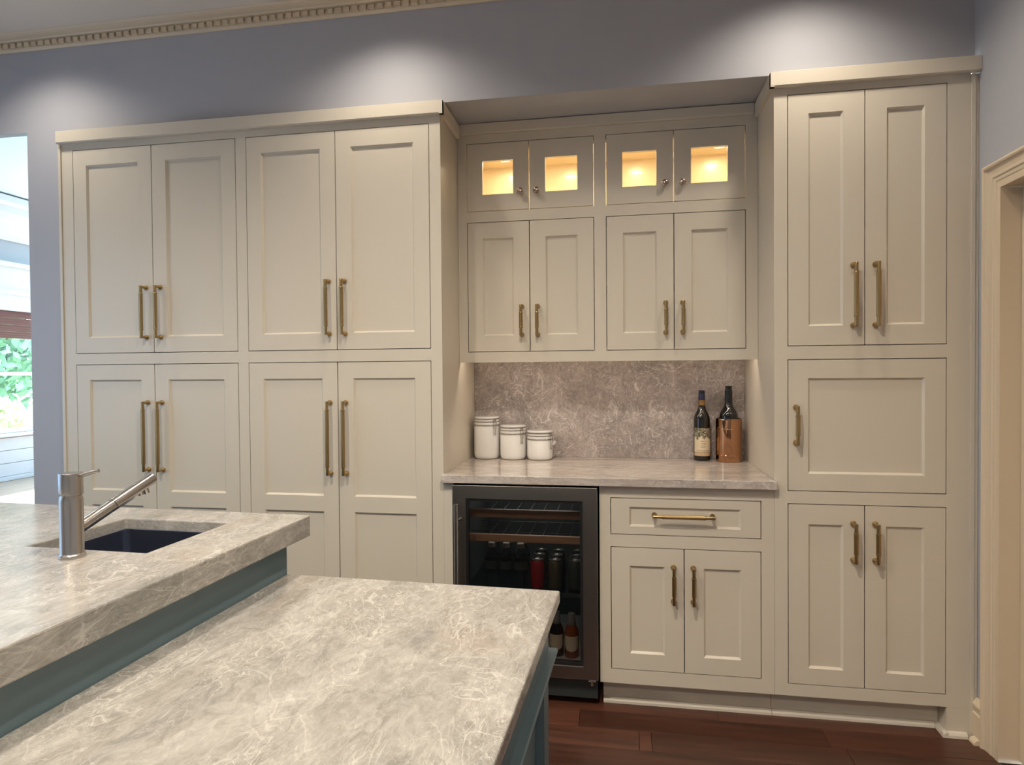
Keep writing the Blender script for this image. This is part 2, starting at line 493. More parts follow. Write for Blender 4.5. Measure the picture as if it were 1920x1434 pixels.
DY0, DY1, DZ = -.128, -.965, 1.965      # door opening along the right wall
bm = B(); plate(bm, -5.3, WY, 0, CZ, [(DY1, DY0, 0, DZ)], XR, XR + .14, YZ)
struct('wall_right', bm, WALL, 'grey painted side wall around the doorway', 'wall')
bm = B(); box(bm, -7.7, XR + .2, -5.3, -5.2, 0, CZ)
struct('wall_front', bm, WALL, 'plain grey wall facing the cabinets across the island', 'wall')
bm = B(); plate(bm, -5.2, 8.1, 0, 3.65, [(3.3, 6.3, .60, 2.19), (6.6, 7.8, .7, 2.3)], -7.60, -7.75, YZ)  # second hole is unseen, added for the far-room area lamp
struct('wall_outer', bm, WALL, 'blue-grey window wall of the room beyond the opening', 'wall')
bm = B(); plate(bm, -5.2, WY, 0, CZ, [(-2.52, -.48, .84, 2.16)], -3.42, -3.54, YZ)
struct('wall_left', bm, WALL, 'grey kitchen side wall with a tall window, across from the doorway', 'wall')
bm = B(); box(bm, -7.7, XR + .2, -5.3, .03, CZ, CZ + .06)
struct('ceiling', bm, CEIL, 'off-white kitchen ceiling above the dentil crown', 'ceiling')
bm = B(); box(bm, -7.7, -1.0, .18, 8.2, 3.62, 3.7)
struct('ceiling_far', bm, FARCEIL, 'white daylit ceiling seen through the opening', 'ceiling')
bm = B(); box(bm, -7.7, -1.0, 8.1, 8.2, 0, 3.62); box(bm, -1.1, -1.0, .78, 8.1, 0, 3.62)
struct('wall_far', bm, WALL, 'blue-grey end walls of the room beyond the opening', 'wall')

# dentil crown along the ceiling
CP = [(0, 2.846), (.006, 2.846), (.011, 2.851), (.016, 2.854), (.016, 2.8795), (.033, 2.881), (.037, 2.885), (.046, 2.8865), (.055, 2.889), (.064, 2.894), (.068, 2.898), (.073, 2.9015), (0, 2.9015)]
TR = thing('trim_1', (-.8, WY, 2.846), 'cream dentil crown moulding between blue-grey wall and ceiling', 'moulding', kind='structure')
bm = B(); extrude_profile(bm, CP, -5.5, XR - .001, lambda x, a, b_: (x, WY - .0005 - a, b_)); obj('crown_profile', bm, TRIM, TR)
bm = B(); box(bm, -.0125, .0125, -.011, 0, 0, .0185); dme = bpy.data.meshes.new('dentil')
bmesh.ops.recalc_face_normals(bm, faces=bm.faces[:]); bm.to_mesh(dme); bm.free(); dme.materials.append(TRIM)
k = 0
while -3.2 + k * .0372 < XR - .03:
    link('dentil', dme, (-3.2 + k * .0372, WY - .0167, 2.8575), TR); k += 1

# door in the right wall
DR = thing('door_1', (XR + .04, (DY0 + DY1) / 2, 0), 'cream interior door with moulded casing beside the right tall cabinet', 'door', kind='structure')
CPF = [(0, 0), (0, .022), (.003, .028), (.009, .031), (.015, .028), (.018, .021), (.021, .0185), (.040, .0150), (.044, .0165), (.050, .0165), (.053, .0125), (.057, .0115), (.060, .0125), (.066, .0115), (.068, .009), (.072, .009), (.072, 0)]   # (across, thickness) from outer edge
bm = B()
y0 = DY0 + .072; zt = DZ + .072
ring = []
for (a, t) in CPF:
    t *= .72
    ring.append([(XR - .0005 - t, y0 - a, 0.0), (XR - .0005 - t, y0 - a, zt - a), (XR - .0005 - t, DY1 - .072 + a, zt - a), (XR - .0005 - t, DY1 - .072 + a, 0.0)])
vv = [[bm.verts.new(p) for p in r] for r in ring]
for i in range(len(vv)):
    A_, C_ = vv[i], vv[(i + 1) % len(vv)]
    for s in range(3): bm.faces.new([A_[s], A_[s + 1], C_[s + 1], C_[s]])
bm.faces.new([r[0] for r in vv]); bm.faces.new([r[3] for r in vv])
obj('door_casing', bm, TRIM, DR)
bm = B(); box(bm, XR - .009, XR + .139, DY0 - .02, DY0 - .0005, 0, DZ - .0005); box(bm, XR - .009, XR + .139, DY1 + .0005, DY1 + .02, 0, DZ - .0005)
box(bm, XR - .009, XR + .139, DY1 + .02, DY0 - .02, DZ - .02, DZ - .0005)
obj('door_jamb', bm, TRIM, DR)
bm = B(); d0, d1 = DY1 + .023, DY0 - .023
plate(bm, d0, d1, .012, DZ - .023, [(d0 + .12, d1 - .12, .24, .86), (d0 + .12, d1 - .12, 1.0, DZ - .15)], XR + .055, XR + .09, YZ)
LEAF = obj('door_leaf', bm, TRIM, DR)
for z0_, z1_ in ((.24, .86), (1.0, DZ - .15)):
    bm = B(); box(bm, XR + .066, XR + .08, d0 + .12, d1 - .12, z0_, z1_); obj('door_panel', bm, TRIM, LEAF)
bm = B(); tube(bm, (XR + .054, d0 + .06, .95), (XR + .02, d0 + .06, .95), .008); lathe(bm, [(.004, -XR - .02), (.022, -XR - .01), (.026, -XR + .002), (.02, -XR + .012), (.003, -XR + .016)], 0, d0 + .06, .95, 20, 'x')
for v in bm.verts:
    if v.co.x < 0: v.co.x = -v.co.x
obj('door_knob', bm, BRASS, LEAF, smooth=40)

# baseboard with cap on the short piece of wall between cabinet and casing
BBP = [(0, .018), (.018, .018), (.018, .098), (.013, .103), (.013, .118), (.018, .123), (.018, .132), (.011, .142), (.006, .150), (0, .150)]
bm = B(); extrude_profile(bm, BBP, y0 + .0005, -.0035, lambda yy, a, b_: (XR - .0005 - a, yy, b_))
BBR = struct('baseboard_right', bm, TRIM, 'short cream baseboard between the right cabinet and the door casing', 'baseboard')
bm = B(); extrude_profile(bm, [(0, 0), (.018, 0), (.017, .008), (.012, .015), (.005, .018), (0, .018)], y0 + .0005, -.0200, lambda yy, a, b_: (XR - .0185 - a, yy, b_))
obj('shoe_moulding', bm, TRIM, BBR)

# ------------------------------------------------------------------ room beyond: window, blind, bench, garden
WN = thing('window_1', (-7.6, 4.8, .6), 'white framed garden window under a woven blind', 'window', kind='structure')
bm = B(); plate(bm, 3.303, 6.297, .603, 2.187, [(3.40, 5.27, .66, 1.35), (5.33, 6.2, .66, 1.35), (3.40, 5.27, 1.40, 2.12), (5.33, 6.2, 1.40, 2.12)], -7.63, -7.69, YZ)
obj('window_frame', bm, WHITE, WN)
for a, b_ in ((3.4, 5.27), (5.33, 6.2)):
    for c_, d_ in ((.66, 1.35), (1.40, 2.12)):
        bm = B(); box(bm, -7.667, -7.663, a, b_, c_, d_); obj('pane', bm, CLEAR, WN)
bm = B(); box(bm, -7.598, -7.50, 3.15, 6.45, .56, .60); obj('window_sill', bm, WHITE, WN, bevel=.006)
bm = B(); box(bm, -7.599, -7.56, 3.1, 6.5, 2.192, 2.40); box(bm, -7.599, -7.545, 3.1, 6.5, 2.40, 2.46); box(bm, -7.599, -7.57, 3.1, 6.5, 2.46, 2.76); box(bm, -7.599, -7.53, 3.05, 6.55, 2.76, 2.82)
obj('window_header', bm, WHITE, WN)
BL = thing('window_blind', (-7.55, 4.8, 1.83), 'reddish-brown woven wood blind rolled up under the white header', 'blind')
for i in range(12):
    z = 1.835 + i * .0292
    bm = B(); box(bm, -7.575 - .004 * (i % 3), -7.562 - .004 * (i % 3), 3.35, 6.25, z, z + .0275); obj('slat', bm, BLIND, BL)
bm = B(); box(bm, -7.592, -7.556, 3.35, 6.25, 2.186, 2.191); obj('headrail', bm, BLIND, BL)
BN = thing('window_bench', (-7.45, 4.8, 0), 'white panelled bench front below the garden window sill', 'bench')
for i in range(3):
    bm = B(); box(bm, -7.598, -7.535, 2.0, 7.6, .06 + i * .165, .06 + i * .165 + .16); obj('board', bm, BOARD, BN, bevel=.003)
bm = B(); box(bm, -7.598, -7.52, 2.0, 7.6, .0, .055); obj('plinth', bm, BOARD, BN, bevel=.004)
bm = B(); extrude_profile(bm, [(0, 3.10), (.02, 3.10), (.03, 3.16), (.10, 3.22), (.16, 3.33), (.20, 3.42), (.20, 3.50), (.32, 3.52), (.32, 3.60), (0, 3.60)], -5, 8.05, lambda yy, a, b_: (-7.599 + a, yy, b_))
struct('trim_2', bm, WHITE, 'deep white crown moulding above the garden window', 'moulding')
bm = B(); box(bm, -40, -7.8, -25, 40, -.5, -.4)
struct('ground', bm, GRASS, 'sunlit lawn outside the garden window', 'lawn')


def foliage(bm, c, rad, n, s, rng):
    for _ in range(n):
        while True:
            p = Vector((rng.uniform(-1, 1), rng.uniform(-1, 1), rng.uniform(-1, 1)))
            if .25 < p.length < 1: break
        q = Vector((c[0] + p.x * rad[0], c[1] + p.y * rad[1], c[2] + p.z * rad[2]))
        a = Vector((rng.gauss(0, 1), rng.gauss(0, 1), rng.gauss(0, 1))).normalized(); b_ = a.orthogonal().normalized()
        k_ = s * rng.uniform(.6, 1.3)
        vs = [bm.verts.new(q + a * k_), bm.verts.new(q + b_ * k_ * .5), bm.verts.new(q - a * k_), bm.verts.new(q - b_ * k_ * .5)]
        bm.faces.new(vs)


rng = random.Random(3)


def tree(x, y, h, rad, mat, label, shrub=False):
    t = thing('garden_shrub' if shrub else 'garden_tree', (x, y, -.4), label, 'shrub' if shrub else 'tree')
    bm = B()
    for _ in range(6):
        foliage(bm, (x + rng.uniform(-.5, .5) * rad[0], y + rng.uniform(-.6, .6) * rad[1], h + rng.uniform(-.5, .5) * rad[2]), tuple(r_ * .6 for r_ in rad), 900, .16 if not shrub else .10, rng)
    obj('foliage', bm, mat, t, kind='stuff')
    bm = B(); tube(bm, (x, y, -.4), (x, y, h), .16 if not shrub else .05, .06 if not shrub else .02, 10)
    for i in range(4):
        a = i * 1.6; tube(bm, (x, y, h - rad[2] * .5), (x + math.cos(a) * rad[0] * .5, y + math.sin(a) * rad[1] * .5, h + rad[2] * .3), .05 if not shrub else .015, .015, 6)
    obj('trunk', bm, BARK, t)


tree(-16, 11.2, 2.6, (2.2, 2.6, 2.6), LEAF1, 'green leafy tree rising behind the pale shrub outside the window')
tree(-18, 7.4, 2.4, (2.2, 2.6, 2.6), LEAF1, 'broad green tree farther off than the tree behind the shrub')
tree(-11.2, 6.9, .35, (1.0, 1.2, .75), LEAF2, 'pale sunlit shrub close outside the garden window', True)

# ------------------------------------------------------------------ cabinet hardware
PULLS = {}


def pull_mesh(L_):
    if L_ in PULLS: return PULLS[L_]
    bm = B(); h = L_ / 2; so = .036
    for s in (-1, 1):
        z = s * (h - .006)
        # rosette ball on the door and the post that carries the bar
        lathe(bm, [(.0080, 0), (.0100, .002), (.0108, .0055), (.0098, .009), (.0070, .012), (.0056, .015), (.0056, so - .004)], 0, 0, z, 16, 'y')
        lathe(bm, [(.0064, s * (h - .034)), (.0068, s * (h - .026)), (.0064, s * (h - .020)), (.0070, s * (h - .004)), (.0062, s * h)], 0, -so, 0, 16)
        lathe(bm, [(.0082, s * (h - .041)), (.0092, s * (h - .0375)), (.0082, s * (h - .034))], 0, -so, 0, 16)
    lathe(bm, [(.0084, -(h - .039)), (.0084, h - .039)], 0, -so, 0, 28, flute=(lambda hh: True, .93))
    me = bpy.data.meshes.new('handle'); bmesh.ops.recalc_face_normals(bm, faces=bm.faces[:]); bm.to_mesh(me); bm.free()
    me.materials.append(BRASS); me.shade_smooth(); me.set_sharp_from_angle(angle=math.radians(45))
    PULLS[L_] = me
    return me


def knob_mesh():
    if 'k' in PULLS: return PULLS['k']
    bm = B(); lathe(bm, [(.0095, 0), (.010, .003), (.006, .006), (.0055, .013), (.010, .016), (.0145, .020), (.0150, .024), (.012, .028), (.0085, .029), (.0075, .0275), (.003, .0285)], 0, 0, 0, 24, 'y')
    me = bpy.data.meshes.new('knob'); bmesh.ops.recalc_face_normals(bm, faces=bm.faces[:]); bm.to_mesh(me); bm.free()
    me.materials.append(NICKELB); me.shade_smooth(); me.set_sharp_from_angle(angle=math.radians(50))
    PULLS['k'] = me
    return me


NICKELB = simple('polished_nickel', (190, 170, 156), .2, 1)
GAP = .0019; GAPO = .0030


def door(parent, name, x0, x1, z0, z1, yf, openings, mat=PAINT, th=.020, ch=.0075, dep=.0085, glazed=False, pull=None, knob=None, hz=False, pair=None):
    """frame-and-panel door; openings = list of (x0, x1, z0, z1) outer chamfer edge"""
    a0, a1, c0, c1 = x0 + (GAP if pair == 'r' else GAPO), x1 - (GAP if pair == 'l' else GAPO), z0 + GAPO, z1 - GAPO
    bm = B()
    if glazed:
        plate(bm, a0, a1, c0, c1, openings, yf, yf + th, XZ)
    else:
        plate(bm, a0, a1, c0, c1, openings, yf, yf + .0006, XZ)
        # chamfered inner edge and back of the frame
        for (p0, p1, q0, q1) in openings:
            O_ = [(p0, q0), (p1, q0), (p1, q1), (p0, q1)]; I_ = [(p0 + ch, q0 + ch), (p1 - ch, q0 + ch), (p1 - ch, q1 - ch), (p0 + ch, q1 - ch)]
            ov = [bm.verts.new((x, yf + .0003, z)) for x, z in O_]; iv = [bm.verts.new((x, yf + dep, z)) for x, z in I_]
            for k_ in range(4): bm.faces.new([ov[k_], ov[(k_ + 1) % 4], iv[(k_ + 1) % 4], iv[k_]])
        box(bm, a0, a1, yf + .0135, yf + th, c0, c1)
        for (u0, u1, w0, w1) in ((a0, a0 + .004, c0, c1), (a1 - .004, a1, c0, c1), (a0, a1, c0, c0 + .004), (a0, a1, c1 - .004, c1)):
            box(bm, u0, u1, yf + .0006, yf + .0135, w0, w1)
    d = obj(name, bm, mat, parent)
    for (p0, p1, q0, q1) in openings:
        bm = B()
        if glazed:
            box(bm, p0 - .004, p1 + .004, yf + .021, yf + .024, q0 - .004, q1 + .004); obj('glass_pane', bm, CLEAR, d)
        else:
            box(bm, p0 + ch - .002, p1 - ch + .002, yf + dep, yf + .0135, q0 + ch - .002, q1 - ch + .002); obj('panel', bm, mat, d)
    if pull:
        px, zb, zt_ = pull; L_ = round(zt_ - zb, 3)
        link('handle', pull_mesh(L_), (px, yf, (zb + zt_) / 2), d)
    if hz:
        px0, px1, pz = hz
        o = link('handle', pull_mesh(round(px1 - px0, 3)), ((px0 + px1) / 2, yf + .0085, pz), d); o.rotation_euler = (0, PI / 2, 0)
    if knob:
        link('knob', knob_mesh(), (knob[0], yf, knob[1]), d)
    return d


def carcass(parent, x0, x1, y0, y1, z0, z1, holes, name='body', face=.02, mat=PAINT, shelves=(), toe=None, walls=True):
    bm = B()
    plate(bm, x0, x1, z0, z1, holes, y0, y0 + face, XZ)
    t = .018
    if walls:
        yb = y0 + face + .0002
        zz = z0 if toe is None else z0
        box(bm, x0, x0 + t, yb, y1, zz, z1); box(bm, x1 - t, x1, yb, y1, zz, z1)
        box(bm, x0 + t, x1 - t, yb, y1, z1 - t, z1); box(bm, x0 + t, x1 - t, yb, y1, z0, z0 + t)
        box(bm, x0 + t, x1 - t, y1 - .006, y1, z0 + t, z1 - t)
        for s in shelves: box(bm, x0 + t, x1 - t, yb, y1 - .006, s - .009, s + .009)
    return obj(name, bm, mat, parent)


SW = .072
# --- tall pantry cabinet, left
LX0, LX1 = -2.278, -.4915
PC = thing('pantry_cabinet', ((LX0 + LX1) / 2, .3, 0), 'wide cream floor-to-soffit pantry cabinet with eight panelled doors', 'cabinet')
HL = [(-2.221, -1.4094, 1.4388, 2.363), (-1.3612, -.5388, 1.4388, 2.363), (-2.221, -1.4094, .150, 1.3898), (-1.3612, -.5388, .150, 1.3898)]
carcass(PC, LX0, LX1, 0, .60, .105, 2.45, HL, shelves=(1.414, 1.9, .76))
bm = B(); box(bm, LX0 - .0135, LX0 - .0005, -.006, .029, 0, 2.39); obj('scribe_strip', bm, PAINT, PC)
bm = B(); box(bm, LX0 + .005, LX1 - .005, .075, .09, 0, .1045); obj('toe_kick', bm, PAINT, PC)
bm = B(); box(bm, LX1 - .04, LX1, .0, .0145, 0, .1045); obj('end_foot', bm, PAINT, PC)


def crown(parent, xa, xb, left_ret=None, right_ret=None, z0=2.392, z1=2.446, p=.022, yback=.268, thick=.016):
    bm = B()
    prof = [(.0005, z0), (p - .004, z0), (p, z0 + .004), (p, z1 - .001), (p - .001, z1), (.0005, z1)]
    extrude_profile(bm, prof, xa, xb, lambda x, a, b_: (x, -a, b_))
    if right_ret is not None:
        box(bm, right_ret + .0005, right_ret + thick, -p + .0005, yback, z0, z1)
    if left_ret is not None:
        box(bm, left_ret - thick, left_ret - .0005, -p + .0005, yback, z0, z1)
    return obj('crown', bm, PAINT, parent)


crown(PC, -2.287, LX1 + .016, right_ret=LX1)
for (a, b_, c_) in ((-2.221, -1.8197, -1.4094), (-1.3612, -.9503, -.5388)):
    sides = ((a, b_, b_ - .0345), (b_, c_, b_ + .0365))
    for (p0, p1, hx) in sides:
        door(PC, 'upper_door', p0, p1, 1.4388, 2.363, 0, [(p0 + SW - .003, p1 - SW + .003, 1.510, 2.291)], pull=(hx, 1.502, 1.735), pair='l' if hx > (p0 + p1) / 2 else 'r')
    for (p0, p1, hx) in sides:
        door(PC, 'lower_door', p0, p1, .150, 1.3898, 0, [(p0 + SW - .003, p1 - SW + .003, .818, 1.319), (p0 + SW - .003, p1 - SW + .003, .222, .752)], pull=(hx, .911, 1.223), pair='l' if hx > (p0 + p1) / 2 else 'r')

# --- tall cabinet, right
RX0, RX1 = .803, 1.471
RC = thing('tall_cabinet', ((RX0 + RX1) / 2, .3, 0), 'narrow cream tall cabinet with a single wide door at mid height, beside the doorway', 'cabinet')
HR = [(.8505, 1.3947, 1.4272, 2.366), (.8505, 1.3947, .8825, 1.3787), (.8505, 1.3947, .150, .836)]
carcass(RC, RX0, RX1, 0, .60, .105, 2.45, HR, shelves=(1.403, .859, 1.9))
bm = B(); box(bm, 1.397, RX1, 0, .02, 0, .1045); box(bm, 1.397, 1.415, .0205, .5, 0, .1045); obj('end_foot', bm, PAINT, RC)
bm = B(); box(bm, RX1 + .0005, 1.4835, -.006, .029, 0, 2.39); box(bm, 1.4835, 1.4955, -.002, .029, .02, 2.39); obj('scribe_strip', bm, PAINT, RC)
bm = B(); box(bm, RX0 + .001, 1.3965, .0635, .078, 0, .1045); obj('toe_kick', bm, PAINT, RC)
SHOE = [(0, 0), (.017, 0), (.016, .009), (.011, .016), (.004, .019), (0, .019)]
bm = B(); extrude_profile(bm, SHOE, RX0 + .001, 1.379, lambda x, a, b_: (x, .063 - a, b_))
extrude_profile(bm, SHOE, -.017, .063, lambda yy, a, b_: (1.3965 - a, yy, b_))
extrude_profile(bm, SHOE, 1.379, 1.4615, lambda x, a, b_: (x, -.0005 - a, b_))
obj('shoe_moulding', bm, PAINT, RC)
crown(RC, RX0 - .016, 1.4955, left_ret=RX0)
rm = 1.1194
for (p0, p1, hx) in ((.8505, rm, rm - .0405), (rm, 1.3947, rm + .035)):
    door(RC, 'upper_door', p0, p1, 1.4272, 2.366, 0, [(p0 + SW + .002, p1 - SW - .002, 1.502, 2.2925)], pull=(hx, 1.496, 1.730), pair='l' if hx > (p0 + p1) / 2 else 'r')
    door(RC, 'lower_door', p0, p1, .150, .836, 0, [(p0 + SW + .001, p1 - SW - .001, .2135, .759)], pull=(hx, .626, .773), pair='l' if hx > (p0 + p1) / 2 else 'r')
door(RC, 'middle_door', .8505, 1.3947, .8825, 1.3787, 0, [(.8505 + SW, 1.3947 - SW, .949, 1.307)], pull=(.8785, 1.060, 1.205))

# --- niche wall cabinet
D = .2808
NX0, NX1 = -.4905, .8020
NC = thing('glass_wall_cabinet', ((NX0 + NX1) / 2, .42, 1.384), 'cream wall cabinet in the niche with four small lit glass doors on top', 'cabinet')
HN = [(-.4491, .1209, 2.0628, 2.3692), (.1718, .7545, 2.0628, 2.3692), (-.4491, .1209, 1.4303, 2.0153), (.1718, .7545, 1.4303, 2.0153)]
bm = B(); plate(bm, NX0, NX1, 1.384, 2.447, HN, D, D + .02, XZ)
t = .018; yb = D + .0202; y1 = NB - .001; zb = 1.43
box(bm, NX0, NX0 + t, yb, y1, zb, 2.447); box(bm, NX1 - t, NX1, yb, y1, zb, 2.447); box(bm, NX0 + t, NX1 - t, yb, y1, 2.425, 2.447)
box(bm, NX0 + t, NX1 - t, yb, y1, zb, zb + t); box(bm, NX0 + t, NX1 - t, y1 - .006, y1, zb + t, 2.03)
box(bm, NX0 + t, NX1 - t, yb, y1 - .006, 1.715, 1.731)
obj('body', bm, PAINT, NC)
bm = B()   # lined, lit compartment behind the glass doors
box(bm, NX0 + t, NX1 - t, yb, y1, 2.030, 2.048); box(bm, NX0 + t, NX1 - t, y1 - .008, y1, 2.048, 2.4245)
box(bm, NX0 + t, NX1 - t, D + .034, y1 - .008, 2.345, 2.36); box(bm, NX0 + t, NX1 - t, yb, y1 - .008, 2.41, 2.4245)
box(bm, NX0 + t, NX0 + t + .006, yb, y1 - .008, 2.048, 2.41); box(bm, NX1 - t - .006, NX1 - t, yb, y1 - .008, 2.048, 2.41)
obj('interior_lining', bm, INSIDE, NC)
bm = B(); extrude_profile(bm, [(.0005, 2.408), (.014, 2.408), (.016, 2.412), (.016, 2.452), (.0005, 2.452)], LX1 + .018, RX0 - .018, lambda x, a, b_: (x, D - a, b_)); obj('crown', bm, PAINT, NC)
for (a, b_, c_) in ((-.4491, -.1653, .1209), (.1718, .4600, .7545)):
    for (p0, p1, hx, kx) in ((a, b_, b_ - .0360, b_ - .0375), (b_, c_, b_ + .0350, b_ + .0350)):
        door(NC, 'glass_door', p0, p1, 2.0628, 2.3692, D, [(p0 + SW, p1 - SW, 2.138, 2.289)], glazed=True, knob=(kx, 2.140), pair='l' if hx > (p0 + p1) / 2 else 'r')
        door(NC, 'panel_door', p0, p1, 1.4303, 2.0153, D, [(p0 + SW, p1 - SW, 1.504, 1.941)], pull=(hx, 1.500, 1.638), pair='l' if hx > (p0 + p1) / 2 else 'r')
for px, py in ((-.300, .425), (-.012, .395), (.315, .395), (.672, .425)):
    bm = B(); lathe(bm, [(.030, 0), (.030, .006), (.026, .0078)], px, py, 2.337, 24); obj('puck_light', bm, PUCK, NC, smooth=40)
    light('puck', 'AREA', (px, py, 2.3362), .62, (1, .80, .53), shape='DISK', size=.05)
# led tape behind the bottom rail
light('under_cabinet_led', 'AREA', ((NX0 + NX1) / 2, .325, 1.424), 1.0, (1, .86, .72), rot=(0, 0, 0), shape='RECTANGLE', size=1.24, size_y=.02)

# --- stone in the niche
CT0, CT1 = .890, .922
bm = B(); box(bm, LX1 + .0008, RX0 - .0008, .001, NB - .0005, CT0, CT1); box(bm, LX1 - .004, RX0 + .004, -.030, -.0008, CT0, CT1)
box(bm, LX1 + .0008, RX0 - .0008, -.0008, .001, CT0, CT1)
bmesh.ops.remove_doubles(bm, verts=bm.verts[:], dist=.00001)
tag(obj('niche_countertop', bm, NICHEST, bevel=.0025), 'polished beige stone countertop with pale veins inside the cabinet niche', 'countertop')
bm = B(); box(bm, LX1 + .001, RX0 - .001, NB, NB + .02, CT1 + .0005, 1.429)
tag(obj('stone_backsplash', bm, SPLASH), 'taupe stone slab backsplash with white feathery veins under the glass cabinet', 'backsplash')

# --- base cabinet
BX0, BX1 = .1455, .8022
BC = thing('base_cabinet', ((BX0 + BX1) / 2, .3, 0), 'cream base cabinet with one drawer over two doors beside the beverage fridge', 'cabinet')
carcass(BC, BX0, BX1, 0, .56, .105, .8895, [(.1884, .7558, .696, .8423), (.1884, .7558, .1606, .6482)], shelves=(.672,))
bm = B(); box(bm, .156, BX1, .0635, .078, 0, .1045); box(bm, .156, .172, .0785, .5, 0, .1045); obj('toe_kick', bm, PAINT, BC)
bm = B(); extrude_profile(bm, SHOE, .156, BX1, lambda x, a, b_: (x, .063 - a, b_)); obj('shoe_moulding', bm, PAINT, BC)
door(BC, 'drawer', .1884, .7558, .696, .8423, 0, [(.1884 + .0735, .7558 - .0735, .7295, .8065)], hz=(.352, .583, .7762))
for (p0, p1, hx) in ((.1884, .4702, .4702 - .0405), (.4702, .7558, .4702 + .0335)):
    door(BC, 'door', p0, p1, .1606, .6482, 0, [(p0 + .0735, p1 - .0735, .2270, .5740)], pull=(hx, .438, .5815), pair='l' if hx > (p0 + p1) / 2 else 'r')
# filler beside the fridge
bm = B(); box(bm, -.4910, -.4535, 0, .02, .0, .8895); box(bm, -.4535, -.4515, .004, .5, 0, .8895)
obj('filler_panel', bm, PAINT, PC)

# ------------------------------------------------------------------ beverage fridge
FX0, FX1 = -.4490, .1385
FZ0, FZ1 = .118, .881
FR = thing('beverage_fridge', ((FX0 + FX1) / 2, .3, 0), 'dark stainless beverage fridge with a tinted glass door under the niche countertop', 'fridge')
bm = B(); t = .02
box(bm, FX0 + .004, FX0 + .03, .012, .56, .03, FZ1); box(bm, FX1 - .03, FX1 - .004, .012, .56, .03, FZ1)
box(bm, FX0 + .03, FX1 - .03, .012, .56, FZ1 - .02, FZ1); box(bm, FX0 + .03, FX1 - .03, .012, .56, .03, .158); box(bm, FX0 + .03, FX1 - .03, .54, .56, .158, FZ1 - .02)
obj('body', bm, DARKIN, FR)
boxo('floor_tray', (FX0 + .031, FX1 - .031, .013, .539, .1582, .1600), PALECAP, FR)
GX0, GX1, GZ0, GZ1 = -.394, .079, .170, .826
bm = B(); plate(bm, FX0, FX1, FZ0, FZ1, [(GX0, GX1, GZ0, GZ1)], -.022, .010, XZ)
FD = obj('door', bm, STEEL, FR, bevel=.002)
bm = B(); plate(bm, GX0 + .0005, GX1 - .0005, GZ0 + .0005, GZ1 - .0005, [(GX0 + .010, GX1 - .010, GZ0 + .012, GZ1 - .010)], -.017, .008, XZ); obj('gasket', bm, BLACK, FD)
bm = B(); box(bm, GX0 + .010, GX1 - .010, -.012, -.008, GZ0 + .012, GZ1 - .010); obj('glass_pane', bm, FRGLASS, FD)
bm = B(); tube(bm, (-.422, -.066, .20), (-.422, -.066, .812), .0095, n=20)
for z in (.24, .745): tube(bm, (-.422, -.066, z), (-.412, -.0225, z), .006, n=12)
obj('handle', bm, NICKEL, FD, smooth=40)
bm = B(); tube(bm, (.098, .004, .108), (.128, .004, .108), .009, n=14); tube(bm, (.112, .004, .085), (.112, .004, .108), .006, n=12); obj('hinge', bm, CHROME, FR, smooth=40)
bm = B(); box(bm, FX0 + .01, .092, .030, .0395, .034, .112)
for z in (.046, .058, .070): box(bm, FX0 + .02, .075, .024, .0298, z, z + .005)
obj('toe_grille', bm, GRILLE, FR)
bm = B(); box(bm, .1, .130, .045, .06, .034, .085); obj('corner_bracket', bm, GRILLE, FR)
for fx in (-.40, .09):
    for fy in (.08, .5):
        bm = B(); lathe(bm, [(.016, 0), (.016, .01), (.008, .012), (.008, .0295)], fx, fy, 0, 14); obj('foot', bm, BLACK, FR)
for z0_, z1_ in ((.738, .772), (.638, .668)):
    bm = B(); box(bm, FX0 + .034, FX1 - .034, .040, .058, z0_, z1_); sh = obj('shelf_front', bm, WOODSH, FR, bevel=.002)
    bm = B()
    for i in range(9): tube(bm, (FX0 + .06 + i * .058, .0585, z0_ + .004), (FX0 + .06 + i * .058, .53, z0_ + .004), .0018, n=6)
    for yy in (.2, .4): tube(bm, (FX0 + .031, yy, z0_ + .001), (FX1 - .031, yy, z0_ + .001), .0018, n=6)
    obj('wire_rack', bm, BLACK, sh)
SHZ = .432
bm = B(); box(bm, FX0 + .0305, FX1 - .0305, .055, .535, SHZ - .004, SHZ); gsh = obj('glass_shelf', bm, PETGL, FR)
bm = B(); box(bm, FX0 + .0305, FX1 - .0305, .046, .0545, SHZ - .012, SHZ + .002); obj('shelf_trim', bm, CANTOP, gsh)
light('fridge_led', 'AREA', (-.155, .30, .852), .95, (1, .95, .88), shape='RECTANGLE', size=.35, size_y=.25)


def can(x, y, z, mat, label, grp, h=.122, r=.0295):
    t = thing('drink_can', (x, y, z), label, 'can', grp)
    bm = B(); lathe(bm, [(r * .72, 0), (r * .95, .006), (r, .012), (r, h - .016), (r * .82, h - .004)], x, y, z, 24); obj('body', bm, mat, t, smooth=35)
    bm = B(); lathe(bm, [(r * .83, h - .0035), (r * .86, h), (r * .80, h), (r * .78, h - .003)], x, y, z, 24); tube(bm, (x - .008, y, z + h - .001), (x + .006, y, z + h - .001), .0022, n=8); obj('lid', bm, CANTOP, t, smooth=35)


def water(x, y, z, label, grp):
    t = thing('water_bottle', (x, y, z), label, 'bottle', grp)
    bm = B(); lathe(bm, [(.024, 0), (.0295, .006), (.0300, .05), (.0275, .062), (.0300, .075), (.0300, .115), (.024, .14), (.0135, .156), (.0125, .165)], x, y, z, 24); obj('body', bm, PETGL, t, smooth=40)
    bm = B(); lathe(bm, [(.0150, .1655), (.0150, .183), (.013, .185)], x, y, z, 20); obj('cap', bm, PALECAP, t, smooth=40)
    bm = B(); lathe(bm, [(.0304, .078), (.0304, .112)], x, y, z, 24, cap=False); obj('label', bm, GREYCAN, t, smooth=40)


